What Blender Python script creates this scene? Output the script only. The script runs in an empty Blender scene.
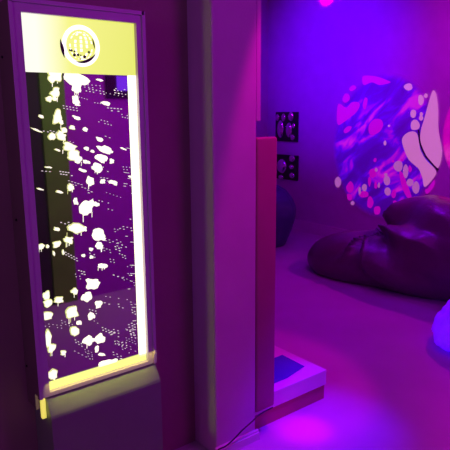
import bpy, bmesh, math, random
from mathutils import Vector, Matrix, noise
random.seed(7)
sc = bpy.context.scene
col = sc.collection
# ---------------------------------------------------------------- camera geometry
# world: X runs along the panel wall, Y into it, Z up; the far wall is X = 4.84
FPX, H = 560.0, 1.45
PITCH, ROLL, TH = math.atan(115/560), .0073, math.radians(52)
cp, sp = math.cos(PITCH), math.sin(PITCH)
F0 = (0, cp, -sp); U0 = (0, sp, cp); R0 = (1, 0, 0)
R1 = [a*math.cos(ROLL)-b*math.sin(ROLL) for a, b in zip(R0, U0)]
U1 = [b*math.cos(ROLL)+a*math.sin(ROLL) for a, b in zip(R0, U0)]
def toworld(v): return Vector((v[0]*math.sin(TH)+v[1]*math.cos(TH), -(v[0]*math.cos(TH)-v[1]*math.sin(TH)), v[2]))
FW, RW, UW = toworld(F0), toworld(R1), toworld(U1)
CAM = Vector((0, 0, H))
def ray(x, y): return FW + RW*((x-225)/FPX) - UW*((y-225)/FPX)
def on_plane(x, y, axis, val):
    v = ray(x, y); t = (val-CAM[axis])/v[axis]; return CAM+v*t
def on_panel(x, y, Y=1.75): return on_plane(x, y, 1, Y)
def on_far(x, y, X=4.83): return on_plane(x, y, 0, X)
cd = bpy.data.cameras.new('camera'); cam = bpy.data.objects.new('camera', cd); col.objects.link(cam)
cam.matrix_world = Matrix(((RW.x, UW.x, -FW.x, 0), (RW.y, UW.y, -FW.y, 0), (RW.z, UW.z, -FW.z, H), (0, 0, 0, 1)))
cd.sensor_fit = 'HORIZONTAL'; cd.sensor_width = 36; cd.lens = 36*FPX/450; cd.clip_start = .02
sc.camera = cam
sc.view_settings.view_transform = 'Standard'
# ---------------------------------------------------------------- materials
def mat(name, base, rough=.6, metal=0, emit=None, estr=0, bump=0, bscale=40, spec=.5, vary=0, vscale=6, coat=0):
    m = bpy.data.materials.new(name); m.use_nodes = True
    nt = m.node_tree; b = nt.nodes['Principled BSDF']
    b.inputs['Base Color'].default_value = (*base, 1); b.inputs['Roughness'].default_value = rough
    b.inputs['Metallic'].default_value = metal; b.inputs['Specular IOR Level'].default_value = spec
    b.inputs['Coat Weight'].default_value = coat
    if emit: b.inputs['Emission Color'].default_value = (*emit, 1); b.inputs['Emission Strength'].default_value = estr
    tc = nt.nodes.new('ShaderNodeTexCoord')
    if vary:
        n = nt.nodes.new('ShaderNodeTexNoise'); n.inputs['Scale'].default_value = vscale; n.inputs['Detail'].default_value = 4
        r = nt.nodes.new('ShaderNodeValToRGB'); e = r.color_ramp.elements
        e[0].position = .3; e[1].position = .7
        e[0].color = (*[c*(1-vary) for c in base], 1); e[1].color = (*[min(1, c*(1+vary)) for c in base], 1)
        nt.links.new(tc.outputs['Object'], n.inputs['Vector']); nt.links.new(n.outputs['Fac'], r.inputs['Fac'])
        nt.links.new(r.outputs['Color'], b.inputs['Base Color'])
    if bump:
        n = nt.nodes.new('ShaderNodeTexNoise'); n.inputs['Scale'].default_value = bscale; n.inputs['Detail'].default_value = 5
        bp = nt.nodes.new('ShaderNodeBump'); bp.inputs['Strength'].default_value = bump; bp.inputs['Distance'].default_value = .01
        nt.links.new(tc.outputs['Object'], n.inputs['Vector']); nt.links.new(n.outputs['Fac'], bp.inputs['Height'])
        nt.links.new(bp.outputs['Normal'], b.inputs['Normal'])
    return m
M = {}
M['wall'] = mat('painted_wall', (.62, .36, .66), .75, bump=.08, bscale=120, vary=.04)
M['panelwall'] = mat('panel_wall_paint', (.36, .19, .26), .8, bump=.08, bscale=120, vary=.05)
M['olive'] = mat('olive_light_paint', (.13, .42, .03), .8, vary=.08)  # yellow light of the panel put into this band's base colour
M['darkwall'] = mat('dark_paint', (.035, .045, .03), .8, vary=.1)
M['trimw'] = mat('white_trim', (.7, .62, .72), .45, vary=.03)
M['ceil'] = mat('ceiling_paint', (.6, .55, .6), .9, vary=.03)
M['floor'] = mat('vinyl_floor', (.52, .34, .55), .42, bump=.03, bscale=14, vary=.05, vscale=3)
M['pad'] = mat('padded_vinyl', (.40, .10, .24), .5, bump=.1, bscale=180, vary=.05)
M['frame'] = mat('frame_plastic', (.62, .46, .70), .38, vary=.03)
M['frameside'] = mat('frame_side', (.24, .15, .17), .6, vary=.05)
M['screw'] = mat('dark_screw', (.02, .02, .02), .35, metal=.6, vary=.05)
M['cab'] = mat('cabinet_laminate', (.27, .31, .27), .5, vary=.04)
M['mirror'] = mat('smoked_mirror', (.80, .80, .80), .03, metal=1, vary=.02)
M['bubw'] = mat('lit_bubble', (.9, .9, .8), .4, emit=(1, 1, .72), estr=1.15, vary=.03)
M['buby'] = mat('lit_bubble_rim', (.7, .75, .3), .4, emit=(.62, .70, .20), estr=.9, vary=.03)
M['drop'] = mat('lit_droplet', (.8, .8, .7), .4, emit=(.85, .80, .72), estr=.75, vary=.03)
M['strip'] = mat('light_strip', (.1, .1, .05), .5, emit=(1, 1, .62), estr=2.2, vary=.02)
M['stripy'] = mat('light_strip_yellow', (.05, .06, .01), .5, emit=(.92, .95, .26), estr=1.1, vary=.02)
M['leak'] = mat('light_leak', (.9, .8, .3), .5, emit=(.95, .85, .12), estr=.8, vary=.02)
M['logo'] = mat('etched_white', (.95, .95, .9), .4, emit=(1, 1, .85), estr=1.3, vary=.02)
M['logod'] = mat('etched_shadow', (.03, .03, .02), .5, vary=.05)
M['plinth'] = mat('plinth_laminate', (.72, .62, .74), .4, vary=.03)
M['kick'] = mat('plinth_kick', (.42, .10, .16), .55, vary=.06)
M['pool'] = mat('painted_mirror_inset', (.05, .02, .36), .12, metal=0, coat=1, vary=.03)  # reflection of the blue wall put into the base colour
M['black'] = mat('black_plastic', (.012, .01, .016), .35, vary=.1)
M['dome'] = mat('convex_mirror', (.85, .8, .95), .06, metal=1, vary=.02)
M['bean'] = mat('bean_bag_vinyl', (.125, .03, .10), .34, bump=.12, bscale=60, vary=.12, vscale=3)
M['pouf'] = mat('dark_pouf_vinyl', (.05, .02, .16), .4, bump=.1, bscale=60, vary=.1)
M['uv'] = mat('fluorescent_fabric', (.55, .45, .9), .8, emit=(.10, .0, 1.0), estr=.75, bump=.5, bscale=22, vary=.1, vscale=20)
M['cellw'] = mat('projected_cell', (.45, .25, .45), .8, emit=(.66, .20, .52), estr=.66, vary=.06)
M['cellp'] = mat('projected_pink', (.4, .15, .45), .8, emit=(.62, .0, .55), estr=.60, vary=.06)
M['cellm'] = mat('projected_dim_cell', (.3, .12, .4), .8, emit=(.52, .13, .50), estr=.66, vary=.15, vscale=20)
M['cellk'] = mat('projected_dark_line', (.05, .02, .06), .9, vary=.06)
# header: bright white at its left, yellow to the right
def header_mat():
    m = mat('lit_header', (.08, .10, .01), .4, emit=(1, 1, .5), estr=1.0, vary=.02); nt = m.node_tree; b = nt.nodes['Principled BSDF']
    tc = nt.nodes.new('ShaderNodeTexCoord'); sx = nt.nodes.new('ShaderNodeSeparateXYZ'); r = nt.nodes.new('ShaderNodeValToRGB')
    mr = nt.nodes.new('ShaderNodeMapRange'); mr.inputs[1].default_value = .60; mr.inputs[2].default_value = .985
    e = r.color_ramp.elements; e[0].position = .12; e[0].color = (1, 1, .85, 1); e[1].position = .40; e[1].color = (.86, .88, .22, 1)
    x = e.new(1); x.color = (.76, .80, .15, 1)
    nt.links.new(tc.outputs['Object'], sx.inputs[0]); nt.links.new(sx.outputs['X'], mr.inputs[0]); nt.links.new(mr.outputs[0], r.inputs['Fac'])
    nt.links.new(r.outputs['Color'], b.inputs['Emission Color']); b.inputs['Emission Strength'].default_value = 1.05
    return m
M['header'] = header_mat()
# projected oil-wheel disc: violet field with magenta smears, soft rim
def disc_mat(name, ramp, cy, cz, ry, rz, estr, soft=.12, rot=.7):
    m = mat(name, (.22, .08, .45), .8, vary=.03); nt = m.node_tree; b = nt.nodes['Principled BSDF']; N = nt.nodes.new; L = nt.links.new
    tc = N('ShaderNodeTexCoord')
    mp = N('ShaderNodeMapping'); mp.inputs['Rotation'].default_value = (rot, 0, 0)
    mp2 = N('ShaderNodeMapping'); mp2.inputs['Scale'].default_value = (1, 2.6, 6.5)
    n = N('ShaderNodeTexNoise'); n.inputs['Scale'].default_value = 1.15; n.inputs['Detail'].default_value = 3; n.inputs['Distortion'].default_value = .6
    r = N('ShaderNodeValToRGB'); e = r.color_ramp.elements
    e[0].position, e[0].color = ramp[0][0], (*ramp[0][1], 1); e[1].position, e[1].color = ramp[-1][0], (*ramp[-1][1], 1)
    for p, c in ramp[1:-1]: q = e.new(p); q.color = (*c, 1)
    L(tc.outputs['Object'], mp.inputs[0]); L(mp.outputs[0], mp2.inputs[0]); L(mp2.outputs[0], n.inputs['Vector']); L(n.outputs['Fac'], r.inputs['Fac'])
    mp3 = N('ShaderNodeMapping'); mp3.inputs['Location'].default_value = (0, -cy/ry, -cz/rz); mp3.inputs['Scale'].default_value = (0, 1/ry, 1/rz)
    ln = N('ShaderNodeVectorMath'); ln.operation = 'LENGTH'
    mr = N('ShaderNodeMapRange'); mr.interpolation_type = 'SMOOTHSTEP'
    mr.inputs[1].default_value = 1.0; mr.inputs[2].default_value = 1-soft; mr.inputs[3].default_value = 0; mr.inputs[4].default_value = estr
    L(tc.outputs['Object'], mp3.inputs[0]); L(mp3.outputs[0], ln.inputs[0]); L(ln.outputs['Value'], mr.inputs[0])
    mb = N('ShaderNodeMix'); mb.data_type = 'RGBA'; mk = N('ShaderNodeMath'); mk.operation = 'DIVIDE'; mk.inputs[1].default_value = estr; L(mr.outputs[0], mk.inputs[0])
    mb.inputs[6].default_value = (.62, .36, .66, 1); mb.inputs[7].default_value = (.22, .08, .45, 1)
    L(mk.outputs[0], mb.inputs[0]); L(mb.outputs[2], b.inputs['Base Color'])
    L(r.outputs['Color'], b.inputs['Emission Color']); L(mr.outputs[0], b.inputs['Emission Strength'])
    return m
# ---------------------------------------------------------------- mesh helpers
def box(bm, x0, x1, y0, y1, z0, z1, mi=0):
    vs = [bm.verts.new((x, y, z)) for x in (x0, x1) for y in (y0, y1) for z in (z0, z1)]
    fs = [(0, 1, 3, 2), (4, 6, 7, 5), (0, 4, 5, 1), (2, 3, 7, 6), (0, 2, 6, 4), (1, 5, 7, 3)]
    out = []
    for f in fs:
        q = bm.faces.new([vs[i] for i in f]); q.material_index = mi; out.append(q)
    return out
def bevel(bm, w, seg=2):
    bmesh.ops.bevel(bm, geom=list(bm.edges), offset=w, segments=seg, affect='EDGES', profile=.5)
def link(name, bm, mats, parent=None, smooth=False):
    bmesh.ops.recalc_face_normals(bm, faces=bm.faces)
    me = bpy.data.meshes.new(name); bm.to_mesh(me); bm.free()
    for m in (mats if isinstance(mats, (list, tuple)) else [mats]): me.materials.append(m)
    if smooth:
        for p in me.polygons: p.use_smooth = True
    o = bpy.data.objects.new(name, me); col.objects.link(o)
    if parent: 
        o.parent = parent; o.matrix_parent_inverse = Matrix.Identity(4)
    return o
def bx(name, a, m, parent=None, bw=0, seg=2):
    bm = bmesh.new(); box(bm, *a)
    if bw: bevel(bm, bw, seg)
    return link(name, bm, m, parent, smooth=False)
def struct(o): o['kind'] = 'structure'; return o
def tag(o, label, cat, group=None):
    o['label'] = label; o['category'] = cat
    if group: o['group'] = group
    return o
def thing(name, label, cat, group=None):
    o = bpy.data.objects.new(name, None); o.empty_display_size = .1; col.objects.link(o)
    return tag(o, label, cat, group)
def poly(bm, pts, mi=0):
    f = bm.faces.new([bm.verts.new(p) for p in pts]); f.material_index = mi; return f
def tube(bm, pts, r, n=8, closed=False, mi=0):
    pts = [Vector(p) for p in pts]; rings = []
    for i, p in enumerate(pts):
        a = pts[i-1] if (i or closed) else p; b = pts[(i+1) % len(pts)] if (i < len(pts)-1 or closed) else p
        t = (b-a).normalized(); u = t.cross(Vector((.31, .57, .76))).normalized(); v = t.cross(u)
        rings.append([bm.verts.new(p+(u*math.cos(k*2*math.pi/n)+v*math.sin(k*2*math.pi/n))*r) for k in range(n)])
    m = len(rings)
    for i in range(m if closed else m-1):
        A, B = rings[i], rings[(i+1) % m]
        for k in range(n): bm.faces.new((A[k], A[(k+1) % n], B[(k+1) % n], B[k])).material_index = mi
    if not closed:
        bm.faces.new(rings[0]); bm.faces.new(rings[-1][::-1])
# ---------------------------------------------------------------- the setting
YA, YP = 1.87, 1.715          # panel wall face, pillar face
struct(bx('floor', (-2.1, 4.94, -.7, 5.41, -.1, 0), M['floor']))
struct(bx('ceiling', (-2.1, 4.94, -.7, 5.41, 2.75, 2.85), M['ceil']))
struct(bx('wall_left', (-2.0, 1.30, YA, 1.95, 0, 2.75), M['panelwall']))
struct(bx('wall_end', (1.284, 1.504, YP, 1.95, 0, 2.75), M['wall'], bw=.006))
struct(bx('wall_far', (4.84, 4.94, -.6, 5.41, 0, 2.75), M['wall']))
struct(bx('wall_side', (.7, 4.84, 5.31, 5.41, 0, 2.75), M['wall']))
struct(bx('wall_near', (.7, .8, 1.95, 5.31, 0, 2.75), M['wall']))
XB = [1.20, 1.86, 2.26]
M['backwall'] = mat('purple_paint', (.42, .03, .55), .7, vary=.05)
struct(bx('wall_back', (1.66, 4.84, -.6, -.5, 0, 2.75), M['backwall']))
struct(bx('trim_1', (1.48, 1.66, -.6, -.49, 0, 2.75), M['olive']))
struct(bx('door_1', (.6, 1.48, -.6, -.5, 0, 2.75), M['darkwall']))
struct(bx('wall_rear', (-2.1, -2.0, -.6, 1.9, 0, 2.75), M['darkwall']))
struct(bx('wall_right', (-2.0, .6, -.6, -.5, 0, 2.75), M['darkwall']))
def back(x, y): p = on_panel(x, y, 1.7565); k = (2*1.7565+.5)/1.7565; return p.x*k, H+(p.z-H)*k
(wx0, wz1), (wx1, wz0) = back(105, 75), back(130, 98)
wn = struct(bx('window_1', (wx0, wx1, -.5, -.48, wz0, wz1), M['black']))
(vx0, vz1), (vx1, vz0) = back(115, 76), back(129, 91)
bx('pane', (vx0, vx1, -.482, -.476, vz0, vz1), mat('violet_pane', (.1, .05, .3), .3, emit=(.18, .03, .95), estr=.8, vary=.1), wn)
def base(name, a, axis):
    bm = bmesh.new(); x0, x1, y0, y1, h = a
    box(bm, x0, x1, y0, y1, 0, h*.78)
    if axis == 'X': box(bm, x0+.006, x1, y0, y1, h*.78, h)
    else: box(bm, x0, x1, y0+.006, y1, h*.78, h)
    return struct(link(name, bm, M['trimw']))
base('baseboard_far', (4.822, 4.84, -.5, 5.31, .13), 'X')
base('baseboard_side', (.8, 4.822, 5.292, 5.31, .13), 'Y')
base('baseboard_end', (1.276, 1.515, 1.697, YP, .045), 'Y')

# ---------------------------------------------------------------- bubble panel
P = thing('bubble_panel', 'tall lit bubble wall panel in purple frame with glowing yellow header', 'light panel')
X0, X1, Z0, Z1 = .567, 1.012, .507, 1.772
IX0, IX1, IZ0, IZ1 = .601, .984, .521, 1.737
YF, YB = 1.735, YA
bm = bmesh.new()
for a in ((X0, IX0, YF, YB-.004, Z0, Z1), (X0, X0+.012, YF+.05, YB-.004, Z0-.06, Z0), (IX1, X1, YF, YB-.004, Z0, Z1), (IX0, IX1, YF, YB-.004, IZ1, Z1), (IX0, IX1, YF, YB-.004, Z0, IZ0)):
    box(bm, *a)
# raised outer lip round the frame
for a in ((X0-.004, X0+.008, YF-.006, YF+.01, Z0, Z1+.004), (X1-.008, X1+.004, YF-.006, YF+.01, Z0, Z1+.004), (X0, X1, YF-.006, YF+.01, Z1-.008, Z1+.004)):
    box(bm, *a)
for f in bm.faces:
    pass
fr = link('frame', bm, [M['frame'], M['frameside']], P)
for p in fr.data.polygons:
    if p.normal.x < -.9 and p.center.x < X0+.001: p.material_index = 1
for sx, sy in ((2, 57), (16, 220), (26.5, 366)):
    sp_ = on_plane(sx, sy, 0, X0-.002)
    bm = bmesh.new(); bmesh.ops.create_cone(bm, cap_ends=True, segments=12, radius1=.0045, radius2=.0035, depth=.004)
    s = link('screw', bm, M['screw'], fr); s.matrix_local = Matrix.Translation(sp_) @ Matrix.Rotation(-math.pi/2, 4, 'Y')
bx('mirror_back', (IX0, IX1, 1.7565, 1.79, IZ0, IZ1), M['mirror'], P)
hd = bx('header', (IX0, IX1, 1.75, 1.756, 1.568, IZ1), M['header'], P)
bx('light_strip', (.957, IX1, 1.752, 1.756, .54, 1.568), M['strip'], P)
bx('light_strip', (IX0, IX1, 1.752, 1.756, IZ0, .548), M['stripy'], P)
bx('light_gap', (X0+.002, X0+.016, YF-.002, YF+.012, .435, .504), M['leak'], P)
# base cabinet with a sloping top edge under the frame
bm = bmesh.new(); prof = [(YA-.002, 0), (1.703, 0), (1.703, .440), (1.706, .449), (1.739, .498), (1.744, .502), (YA-.002, .502)]
A = [bm.verts.new((IX0-.012, y, z)) for y, z in prof]; B = [bm.verts.new((X1+.003, y, z)) for y, z in prof]
bm.faces.new(A); bm.faces.new(B[::-1])
for i in range(len(prof)): bm.faces.new((A[i], A[(i+1) % len(prof)], B[(i+1) % len(prof)], B[i]))
link('base_cabinet', bm, M['cab'], P)
# etched globe emblem on the header
cx, cz, YE = on_panel(81, 46).x, on_panel(81, 46).z, 1.7485
bm = bmesh.new()
def ring(bm, r0, r1, a0=0, a1=2*math.pi, n=48, dx=0, dz=0, y=YE, mi=0):
    for i in range(n):
        a, b = a0+(a1-a0)*i/n, a0+(a1-a0)*(i+1)/n
        poly(bm, [(cx+dx+r*math.cos(t), y, cz+dz+r*math.sin(t)) for r, t in ((r0, a), (r1, a), (r1, b), (r0, b))], mi)
def crescent(bm, r, th, a0, a1, dx=0, dz=0, y=YE, mi=1, n=20):
    for i in range(n):
        a, b = a0+(a1-a0)*i/n, a0+(a1-a0)*(i+1)/n
        wa, wb = th*math.sin(math.pi*i/n), th*math.sin(math.pi*(i+1)/n)
        poly(bm, [(cx+dx+q*math.cos(t), y, cz+dz+q*math.sin(t)) for q, t in ((r-wa-1e-4, a), (r+1e-4, a), (r+1e-4, b), (r-wb-1e-4, b))], mi)
ring(bm, .050, .064)
crescent(bm, .053, .009, math.radians(-115), math.radians(-20), y=YE-.0004)
crescent(bm, .070, .011, math.radians(165), math.radians(215), y=YE-.0004)
crescent(bm, .047, .005, math.radians(-10), math.radians(35), y=YE-.0004)
for k, (lon, w) in enumerate(((-.85, .004), (-.45, .007), (0, .008), (.45, .007), (.85, .004))):   # meridians of the globe
    for i in range(9):
        t0, t1 = -1.0+2*i/9+.03, -1.0+2*(i+1)/9-.03
        if (i*7+k*3) % 5 == 0: continue
        f = lambda t: (cx+.044*lon*math.cos(t*1.35), cz+.044*math.sin(t*1.35))
        a, b = f(t0), f(t1); poly(bm, [(a[0]-w/2, YE, a[1]), (a[0]+w/2, YE, a[1]), (b[0]+w/2, YE, b[1]), (b[0]-w/2, YE, b[1])], 0)
for i in range(10):
    t = random.uniform(-2.9, -.1); r = random.uniform(.028, .044); s = random.uniform(.0025, .006)
    poly(bm, [(cx+r*math.cos(t)+s*math.cos(q), YE-.0005, cz+r*math.sin(t)*1.0+s*math.sin(q)) for q in (0.2, 1.5, 2.8, 3.9, 5.2)], 1)
em = link('globe_emblem', bm, [M['logo'], M['logod']], hd)
# bubbles, read from the photo in three overlapping looks at the panel: (x, y, w, h)
BUB = []
def look(ox, oy, k, rows):
    for x, y, w, h in rows:
        px, py = ox+x/k, oy+y/k
        if any(abs(px-b[0]) < 3 and abs(py-b[1]) < 3 for b in BUB): continue
        BUB.append((px, py, w/k, h/k))
look(20, 70, 3.75, [(135,22,52,34),(118,38,25,20),(208,32,84,42),(214,66,32,36),(132,85,32,36),(107,108,20,18),(130,108,15,15),(210,112,26,24),(216,130,20,8),(300,38,26,7),(322,125,32,12),(312,135,16,10),(140,176,30,44),(155,197,14,16),(78,174,18,10),(213,180,26,11),(195,215,26,13),(165,226,20,20),(246,222,18,14),(122,250,26,24),(155,247,38,30),(300,260,24,13),(62,225,36,6),(185,288,58,28),(250,295,22,11),(272,305,16,9),(320,300,54,22),(200,322,50,38),(216,336,32,26),(305,330,54,28),(290,365,36,26),(250,345,26,13),(345,342,16,20),(235,375,30,9),(140,300,22,7),(105,365,22,6),(265,418,28,38),(190,440,24,22),(310,418,22,16),(350,422,30,17),(75,447,26,6),(388,295,26,5),(415,400,22,6)])
look(30, 180, 3.46, [(205,8,30,30),(145,25,24,24),(290,8,24,17),(35,32,28,9),(103,42,30,8),(158,75,14,22),(197,95,44,50),(232,85,20,16),(155,168,62,30),(188,170,16,16),(132,207,34,24),(238,188,42,38),(240,227,28,22),(255,205,14,10),(93,170,20,13),(93,222,24,22),(38,230,20,18),(62,230,10,10),(250,297,34,15),(220,360,48,38),(155,385,26,24),(195,405,36,30),(238,430,24,24),(55,398,24,28),(60,425,32,32),(100,415,34,20),(148,445,30,18),(83,255,7,16),(115,250,7,18),(185,262,14,9),(212,240,11,11),(213,267,13,11)])
look(30, 280, 3.46, [(143,112,46,42),(62,123,40,28),(155,175,34,38),(170,148,20,16),(212,128,26,24),(62,205,26,62),(76,235,26,30),(205,210,38,32),(240,205,36,34),(232,240,16,22),(250,258,24,10),(115,252,20,18),(265,290,52,26),(290,283,30,20),(312,300,16,10),(78,328,34,38)])
YBUB = 1.7555
def blob_bm(w, h, seed, tilt):
    bm = bmesh.new(); n = 18; inner, outer = [], []
    c = bm.verts.new((0, -.003, 0)); ct, st = math.cos(tilt), math.sin(tilt)
    for k in range(n):
        a = 2*math.pi*k/n
        j = 1+.55*noise.noise(Vector((math.cos(a)*1.3+seed*3.1, math.sin(a)*1.3, seed)))+random.uniform(-.11, .11)
        px, pz = abs(math.cos(a))**.8*math.copysign(1, math.cos(a))*w/2*j, abs(math.sin(a))**.8*math.copysign(1, math.sin(a))*h/2*j
        X, Z = px*ct-pz*st, px*st+pz*ct
        inner.append(bm.verts.new((X*.86, -.0022, Z*.86))); outer.append(bm.verts.new((X, 0, Z)))
    for k in range(n):
        q = (k+1) % n
        bm.faces.new((c, inner[k], inner[q])).material_index = 0
        bm.faces.new((inner[k], outer[k], outer[q], inner[q])).material_index = 1
    return bm
px = .00325
for i, (x, y, w, h) in enumerate(BUB):
    p = on_panel(x, y, YBUB)
    s = px*1.10
    tilt = random.uniform(-.42, -.18) if w > h*1.1 else random.uniform(-.3, .15)
    big = w*h > 30
    bm = blob_bm(w*s, h*s, i*1.7, tilt)
    if big:                                             # trailing drips that fringe the larger bubbles
        for k in range(random.choice((0, 0, 1, 2, 3))):
            qx = random.uniform(-.45, .45)*w*s; L = random.uniform(.25, .55)*h*s+.004; z = -h*s*.32; t = random.uniform(.0006, .0011)
            poly(bm, [(qx-t, 0, z), (qx+t, 0, z), (qx+t-.0015, 0, z-L), (qx-t-.0015, 0, z-L)], 1 if k % 2 else 0)
    o = link('bubble', bm, [M['bubw'], M['buby'] if x < 75 else M['bubw']], P); o.location = p
# the fine spray of droplets
bm = bmesh.new(); cnt = 0
while cnt < 80:
    x, y = random.uniform(36, 134), random.uniform(80, 366)
    if random.random() < (.45 if x < 72 else 0): continue
    cnt += 1
    m = random.randint(2, 6); sl = random.uniform(.08, .5)*(0.4+y/360); gap = random.uniform(2.6, 4.6)
    ln, th = random.uniform(.7, 2.0), random.uniform(.5, .95)
    rows = random.choice((1, 2, 2))
    for k in range(m):
        for q in range(rows):
            if random.random() < .15: continue
            pp = on_panel(x+k*gap+q*.6, y+k*gap*sl+q*2.6, 1.7555)
            if not (IX0+.004 < pp.x < .95 and .552 < pp.z < 1.562): continue
            a, b = ln*px*.5, th*px*.5; dz = -sl*a*.6
            poly(bm, [(pp.x-a, pp.y, pp.z-b-dz), (pp.x+a, pp.y, pp.z-b+dz), (pp.x+a, pp.y, pp.z+b+dz), (pp.x-a, pp.y, pp.z+b-dz)])
for i in range(26):                                    # short rays running in from the right light strip
    y = random.uniform(85, 350); p0 = on_panel(random.uniform(120, 132)+(y-75)*.03, y, 1.7555); L = random.uniform(.006, .026)
    poly(bm, [(p0.x, p0.y, p0.z-.0009), (min(p0.x+L, .956), p0.y, p0.z-.0009-L*.2), (min(p0.x+L, .956), p0.y, p0.z+.0009-L*.2), (p0.x, p0.y, p0.z+.0009)])
dr = link('droplets', bm, M['drop'], P); dr['kind'] = 'stuff'

# ---------------------------------------------------------------- padding, board, plinth, cable
bm = bmesh.new(); box(bm, 1.507, 1.620, YP-.002, 1.754, .122, 1.340); bevel(bm, .010, 4)
tag(link('wall_pad', bm, M['pad'], None, True), 'long plum red padded edge guard standing upright on the wall end', 'wall padding')
bm = bmesh.new(); box(bm, 1.506, 1.530, YP+.004, 1.76, 1.405, 2.6); bevel(bm, .003, 2)
struct(link('trim_2', bm, M['wall']))
PL = thing('display_plinth', 'low white square plinth with blue-reflecting mirror inset behind the padded wall end', 'plinth')
bx('kick', (1.525, 2.014, 1.766, 2.56, 0, .076), M['kick'], PL)
bm = bmesh.new(); x0, x1, y0, y1, z0, z1 = 1.515, 2.02, 1.758, 2.57, .078, .160
box(bm, x0, x1, y0, y1, z0, z1); bevel(bm, .004, 2)
slab = link('top_slab', bm, M['plinth'], PL)
bm = bmesh.new(); poly(bm, [(1.60, 1.815, .1612), (1.80, 1.815, .1612), (1.955, 1.85, .1612), (1.962, 2.02, .1612), (1.60, 2.02, .1612)])
r = bmesh.ops.extrude_face_region(bm, geom=list(bm.faces)); bmesh.ops.translate(bm, verts=[v for v in r['geom'] if isinstance(v, bmesh.types.BMVert)], vec=(0, 0, .0015))
link('painted_mirror_inset', bm, M['pool'], slab)
pts = [(1.20, 1.69, .008), (1.25, 1.69, .02), (1.277, 1.691, .052), (1.315, 1.693, .047), (1.36, 1.693, .062), (1.415, 1.695, .088), (1.473, 1.697, .106), (1.504, 1.70, .118), (1.55, 1.705, .121), (1.60, 1.705, .123)]
bm = bmesh.new(); sm = []
for i in range(len(pts)-1):
    for k in range(4):
        t = k/4; sm.append(Vector(pts[i]).lerp(Vector(pts[i+1]), t))
sm.append(Vector(pts[-1])); sm = [sm[0]]+[(sm[i-1]+sm[i]*2+sm[i+1])/4 for i in range(1, len(sm)-1)]+[sm[-1]]
tube(bm, sm, .0032, 8)
tag(link('power_cable', bm, M['black'], None, True), 'thin dark cable running along the skirting of the wall end', 'cable')

# ---------------------------------------------------------------- convex mirror panels on the far wall
def mirror_panel(y0, y1, z0, z1, domes, label):
    t = thing('convex_mirror_panel', label, 'mirror panel', 'convex mirror panels on the far wall')
    bx('backing', (4.815, 4.84, y0, y1, z0, z1), M['black'], t, .006)
    for (py, pz, r, rz) in domes:
        bm = bmesh.new(); bmesh.ops.create_uvsphere(bm, u_segments=24, v_segments=14, radius=1)
        bmesh.ops.delete(bm, geom=[v for v in bm.verts if v.co.x > .25], context='VERTS')
        for v in bm.verts: v.co = Vector((v.co.x*r*.55, v.co.y*r, v.co.z*rz))
        o = link('mirror_dome', bm, M['dome'], t, True); o.location = (4.816, py, pz)
def fp(x, y): p = on_far(x, y, 4.815); return p.y, p.z
def domes(rows):
    out = []
    for x, y, rx, ry in rows:
        a = fp(x, y); out.append((a[0], a[1], rx*.0148, ry*.0120))
    return out
ya, zb = fp(297, 142); yb, zt = fp(275.5, 112)
mirror_panel(ya, yb, zb, zt, domes([(280.5,129,3.6,9),(289,130,3.4,7.5),(277.5,117.5,2,3.5),(283.5,117.5,2.4,4),(291,116.5,3,4.5),(292.5,137.5,2.4,3),(293.5,126,1.6,2.4)]), 'upper black square mirror panel with silver domes on far wall')
ya, zb = fp(297, 181); yb, zt = fp(275.5, 154)
mirror_panel(ya, yb, zb, zt, domes([(282,166,5.5,7.5),(292,158.5,3.2,3.6),(291.5,167,2.6,2.6),(292,175.5,3,3),(281,177,3,2.5)]), 'lower black square mirror panel with domes beside the padded guard')

# ---------------------------------------------------------------- light projections on the far wall
def disc(name, label, x, cy, cz, ry, rz, m):
    t = bmesh.new(); n = 72
    ringv = [t.verts.new((x, cy+ry*math.cos(2*math.pi*k/n), cz+rz*math.sin(2*math.pi*k/n))) for k in range(n)]
    back = [t.verts.new((x+.006, v.co.y, v.co.z)) for v in ringv]
    t.faces.new(ringv)
    for k in range(n): t.faces.new((ringv[k], ringv[(k+1) % n], back[(k+1) % n], back[k]))
    t.faces.new(back[::-1])
    return tag(link(name, t, m), label, 'light projection', 'round light projections on the far wall')
m1 = disc_mat('oil_projection', [(.32, (.03, .0, .22)), (.47, (.05, .0, .42)), (.55, (.08, .0, .75)), (.60, (.34, .0, .72)), (.68, (.72, .01, .66))], 3.57, 1.065, .66, .75, .66)
D1 = disc('projected_spot', 'round violet oil-bubble projection glowing on wall above the bean bag', 4.834, 3.57, 1.065, .66, .75, m1)
m2 = disc_mat('pink_projection', [(.30, (.42, .0, .22)), (.5, (.60, .0, .26)), (.70, (.85, .05, .38))], 2.17, 1.22, .74, .66, .9, soft=.05)
D2 = disc('projected_spot', 'crimson pink round projection at the right edge of the far wall', 4.834, 2.17, 1.22, .73, .66, m2)
def cellpoly(name, pts, m, x=4.832, lab=None):
    q = [on_far(a, b, x) for a, b in pts]; n = len(q); out = []
    for i in range(n):                                  # Catmull-Rom round the outline
        p0, p1, p2, p3 = q[i-1], q[i], q[(i+1) % n], q[(i+2) % n]
        for k in range(4):
            t = k/4; out.append(.5*((2*p1)+(p2-p0)*t+(2*p0-5*p1+4*p2-p3)*t*t+(3*p1-p0-3*p2+p3)*t**3))
    bm = bmesh.new(); f = poly(bm, out); bmesh.ops.triangulate(bm, faces=[f])
    o = link(name, bm, m, D1)
    if lab: o['label'] = lab
    return o
cellpoly('cell', [(432.5,91),(436,94),(438,108),(438.5,130),(442,152),(438,168),(431,163),(425.5,154),(420.5,141),(421,130),(424.5,118),(428,105)], M['cellw'], lab='large pale pink cell, right')
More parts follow.
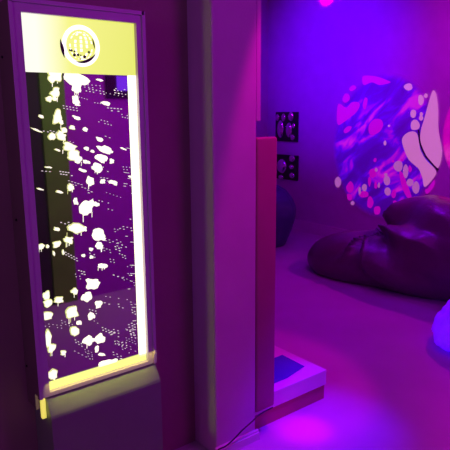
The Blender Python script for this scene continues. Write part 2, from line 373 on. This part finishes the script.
cellpoly('cell', [(402,140),(405,134.5),(411,131.5),(416,132.5),(418,137),(419,146),(425,158.5),(436,171),(432,180),(424.5,187),(422.5,178),(418,168),(409,160),(404,149)], M['cellw'], lab='large pale pink cell, left')
cellpoly('cell', [(425,190),(429,187.5),(433,181),(435,181),(433,188),(427,194)], M['cellp'])
bm = bmesh.new(); L = [on_far(a, b, 4.829) for a, b in [(418.5,130),(419.2,136),(420,143),(422.5,150),(426,156.5),(430.5,162),(434,166),(438,169.8)]]
tube(bm, L, .008, 6)
link('cell_edge', bm, M['cellk'], D1)
def oval(x, y, rx, ry, m, j=.12):
    pts = [(x+rx*math.cos(a)*(1+random.uniform(-j, j)), y+ry*math.sin(a)*(1+random.uniform(-j, j))) for a in [k*math.pi/4 for k in range(8)]]
    cellpoly('cell', pts, m, x=4.8325 if m is M['cellp'] else 4.8318)
k = 3.75
for x, y, rx, ry in [(313,82,16,13),(360,131,11,20),(378,115,7,9),(331,182,11,16),(361,184,6,8),(360,199,8,9),(338,225,17,20),(240,228,4,4),(225,293,5,9)]: oval(325+x/k, 65+y/k, rx/k, ry/k, M['cellw'])
for x, y, rx, ry in [(48,158,12,19),(148,179,10,13),(232,152,13,18),(235,192,12,15),(228,130,6,6),(192,112,5,8),(275,98,17,19),(303,118,10,25),(319,159,12,15),(341,178,13,22),(103,237,7,8),(130,190,5,14),(202,170,4,10)]: oval(325+x/k, 140+y/k, rx/k, ry/k, M['cellm'])
for x, y, rx, ry in [(95,178,14,20),(178,125,14,16),(167,155,6,18),(145,203,18,12),(92,215,10,14),(170,235,13,22),(195,263,12,18),(258,203,9,15),(190,170,6,13),(262,235,8,8),(318,108,7,12),(290,75,5,5),(255,80,5,5),(188,76,6,8)]: oval(325+x/k, 140+y/k, rx/k, ry/k, M['cellp'], .2)
cellpoly('cell', [(325+x/k, 140+y/k) for x, y in [(278,120),(292,125),(310,170),(325,215),(310,218),(290,180)]], M['cellp'])
for pts in ([(48,150),(60,148),(80,160),(100,140),(125,140),(130,155),(115,180),(90,200),(70,215),(50,225),(44,200)], [(165,225),(185,203),(210,205),(218,225),(205,250),(180,262),(165,255)], [(70,245),(85,230),(100,232),(92,248),(75,256)],
            [(140,45),(165,40),(200,45),(235,58),(245,66),(205,75),(175,65),(145,75)], [(65,130),(75,108),(90,112),(92,130),(75,142)], [(90,90),(105,76),(118,85),(100,98)], [(142,145),(150,122),(160,130),(152,165),(143,160)]):
    cellpoly('cell', [(325+x/k, 65+y/k) for x, y in pts], M['cellp'], x=4.8325)

# ---------------------------------------------------------------- soft bags
def smin(a, b, k): h = max(0, min(1, .5+.5*(b-a)/k)); return b+(a-b)*h-k*h*(1-h)
def sd_ell(p, c, r, rot=0):
    d = p-Vector(c)
    if rot: d = Vector((d.x*math.cos(rot)+d.y*math.sin(rot), -d.x*math.sin(rot)+d.y*math.cos(rot), d.z))
    k0 = Vector((d.x/r[0], d.y/r[1], d.z/r[2])).length; return (k0-1)*min(r)
def blobby(sub, center, sdf, disp, zmin=0):
    bm = bmesh.new(); bmesh.ops.create_icosphere(bm, subdivisions=sub, radius=1); c = Vector(center)
    for v in bm.verts:
        d = v.co.normalized(); lo, hi = 0, 2.5
        for _ in range(26):
            m = (lo+hi)/2
            if sdf(c+d*m) > 0: hi = m
            else: lo = m
        p = c+d*lo; p = p+d*disp(p)
        if p.z < zmin: p.z = zmin+(p.z-zmin)*.02
        p.z = max(p.z, zmin)
        v.co = p
    return bm
BL = [((4.0, 3.12, .10), (.43, .49, .25), .3), ((4.2, 2.19, .37), (.46, .80, .385), 0), ((4.08, 2.5, .18), (.47, .66, .26), .2)]
def bean_sdf(p):
    s = 9
    for c, r, q in BL:
        e = sd_ell(p, c, r, q); s = e if s == 9 else smin(s, e, .11)
    return max(s, -p.z-.0)
PIN = Vector((3.92, 2.985, .45))
def bean_disp(p):
    d = p-PIN; r = d.length; a = math.atan2(d.z, -d.y); n1 = noise.noise(p*2.2)
    w = math.exp(-r/.75)
    fold = 0
    if d.y < .06:                                       # ridges fanning out over the raised back
        fold += w*min(1, r/.10)*(.085*(1-2*abs(math.sin(a*4.2+1.3*n1+.4)))+.034*math.sin(a*10+3*n1+3*r))
    else: fold += .034*w*math.sin(a*7+2*n1+2*r)*min(1, r/.1)
    fold -= .085*math.exp(-(r/.075)**2)
    cr = abs(d.y-.42*d.z+.015*math.sin(d.z*20)); 
    if -.30 < d.z < .02: fold -= .045*math.exp(-(cr/.035)**2)*(1+d.z/.30)
    fold += .020*noise.noise(Vector((p.x*2+p.z*4, p.y*3, p.z*7-p.y*3)))+.008*noise.noise(p*9)
    return fold*max(0, min(1, (p.z-.05)/.15))
bm = blobby(6, (4.10, 2.62, .20), bean_sdf, bean_disp)
bean = link('bean_bag', bm, M['bean'], None, True)
tag(bean, 'large slumped plum bean bag lying on the floor under the round projection', 'bean bag', 'bean bags')
def pouf_sdf(p): return max(smin(sd_ell(p, (4.05, 4.52, .34), (.36, .37, .34)), sd_ell(p, (4.04, 4.52, .12), (.29, .30, .26)), .1), -p.z)
bm = blobby(5, (4.04, 4.52, .26), pouf_sdf, lambda p: (.015*noise.noise(p*5)+.008*math.sin(math.atan2(p.y-4.5, p.x-4.05)*9))*min(1, p.z/.1))
tag(link('bean_bag', bm, M['pouf'], None, True), 'dark indigo upright bag half hidden behind the padded guard', 'bean bag', 'bean bags')
q = on_plane(466, 347, 2, 0)
def uv_sdf(p): return max(smin(smin(sd_ell(p, (q.x+.12, q.y+.0, .12), (.23, .22, .22)), sd_ell(p, (q.x+.05, q.y-.02, .07), (.26, .22, .13)), .06), sd_ell(p, (q.x+.20, q.y-.03, .32), (.14, .16, .20)), .05), -p.z)
bm = blobby(5, (q.x+.12, q.y-.01, .14), uv_sdf, lambda p: .05*noise.noise(p*7)+.025*noise.noise(p*17))
tag(link('glowing_cloth', bm, M['uv'], None, True), 'crumpled cloth glowing blue violet on floor at right edge', 'cloth')

# ---------------------------------------------------------------- lights
def look_at(o, t): o.rotation_euler = (Vector(t)-o.location).to_track_quat('-Z', 'Y').to_euler()
def light(kind, loc, color, power, tgt=None, size=.2, angle=60, blend=.5):
    d = bpy.data.lights.new('lamp', kind); o = bpy.data.objects.new('lamp', d); col.objects.link(o); o.location = loc
    d.color = color; d.energy = power
    if kind == 'AREA': d.size = size
    else: d.shadow_soft_size = size
    if kind == 'SPOT': d.spot_size = math.radians(angle); d.spot_blend = blend
    if tgt: look_at(o, tgt)
    return o
BLUE, VIO, MAG, PUR, YEL = (.10, .01, 1), (.28, .0, 1), (1, .0, .62), (.62, .0, 1), (1, .9, .25)
light('SPOT', (2.5, 3.9, 2.5), (.12, .0, 1), 330, (4.84, 4.2, 2.02), .12, 60, 1)
light('SPOT', (4.3, 3.7, 2.6), (.25, .0, 1), 55, (4.25, 2.6, .6), .05, 42, .8)
light('SPOT', (3.4, 2.2, 2.6), (.75, .0, .9), 60, (4.84, 2.5, 1.7), .12, 90, 1)
light('AREA', (3.2, 2.6, 2.7), (.58, .0, .95), 10, (3.2, 2.6, 0), 1.2)
light('SPOT', (4.80, 2.3, 1.75), (.9, .0, .7), 50, (3.2, 1.9, 0), .04, 120, .6)
light('SPOT', (4.62, 4.30, 2.70), (1, .0, .62), 40, (4.84, 4.36, 2.67), .02, 56, 1)
light('SPOT', (2.5, 1.1, 2.5), (.10, .0, 1), 380, (1.76, 1.62, 0), .06, 22, 1)
light('SPOT', (2.5, 1.1, 2.45), (1, .0, .7), 230, (1.725, 1.63, 0), .03, 7, 1)
light('SPOT', (1.80, 1.28, 2.7), (1, .0, .55), 75, (1.765, 1.715, 1.40), .03, 34, .35)
light('AREA', (1.9, -.1, 2.4), (.62, .0, .80), 9, (1.4, 1.75, .9), .6)
light('AREA', (.2, .1, 2.5), (.50, .08, .75), 1.6, (.8, 1.8, 1.0), .6)
light('SPOT', (4.3, 4.1, 2.7), (.35, .05, 1), 60, (4.66, 4.18, 0), .01, 3.2, .3)
def rect(loc, tgt, sx, sy, spread, color, power):
    o = light('AREA', loc, color, power, tgt); o.data.shape = 'RECTANGLE'; o.data.size = sx; o.data.size_y = sy; o.data.spread = math.radians(spread); return o
light('AREA', (-1.2, .5, 1.8), (.60, .26, .72), 4.5, (.55, 1.86, 1.1), .5)  # added fill, lifts the dark left side of the frame
rect((.80, 1.726, .56), (.80, 1.726, .3), .42, .012, 100, (1,.95,.12), .11)       # spill from the lower light strip
o = rect((1.03, 1.735, .98), (1.3, 1.735, 1.0), .012, 1.75, 22, (.62, 1, .05), .022)  # added unseen lamp, gives the pillar's side face its olive glow
o.rotation_euler = (math.pi/2, 0, -math.pi/2)
light('SPOT', (3.4, .9, 2.3), (.80, .0, .95), 62, (2.7, -.5, 1.75), .1, 90, 1)   # washes the wall opposite the panel
light('SPOT', (1.5, .5, 2.5), (.75, 1, .2), 20, (1.50, -.5, .9), .1, 70, 1)  # added lamp, greens the band that the panel mirror reflects
w = bpy.data.worlds.new('world'); sc.world = w; w.use_nodes = True
w.node_tree.nodes['Background'].inputs[0].default_value = (.05, .0, .08, 1); w.node_tree.nodes['Background'].inputs[1].default_value = .3
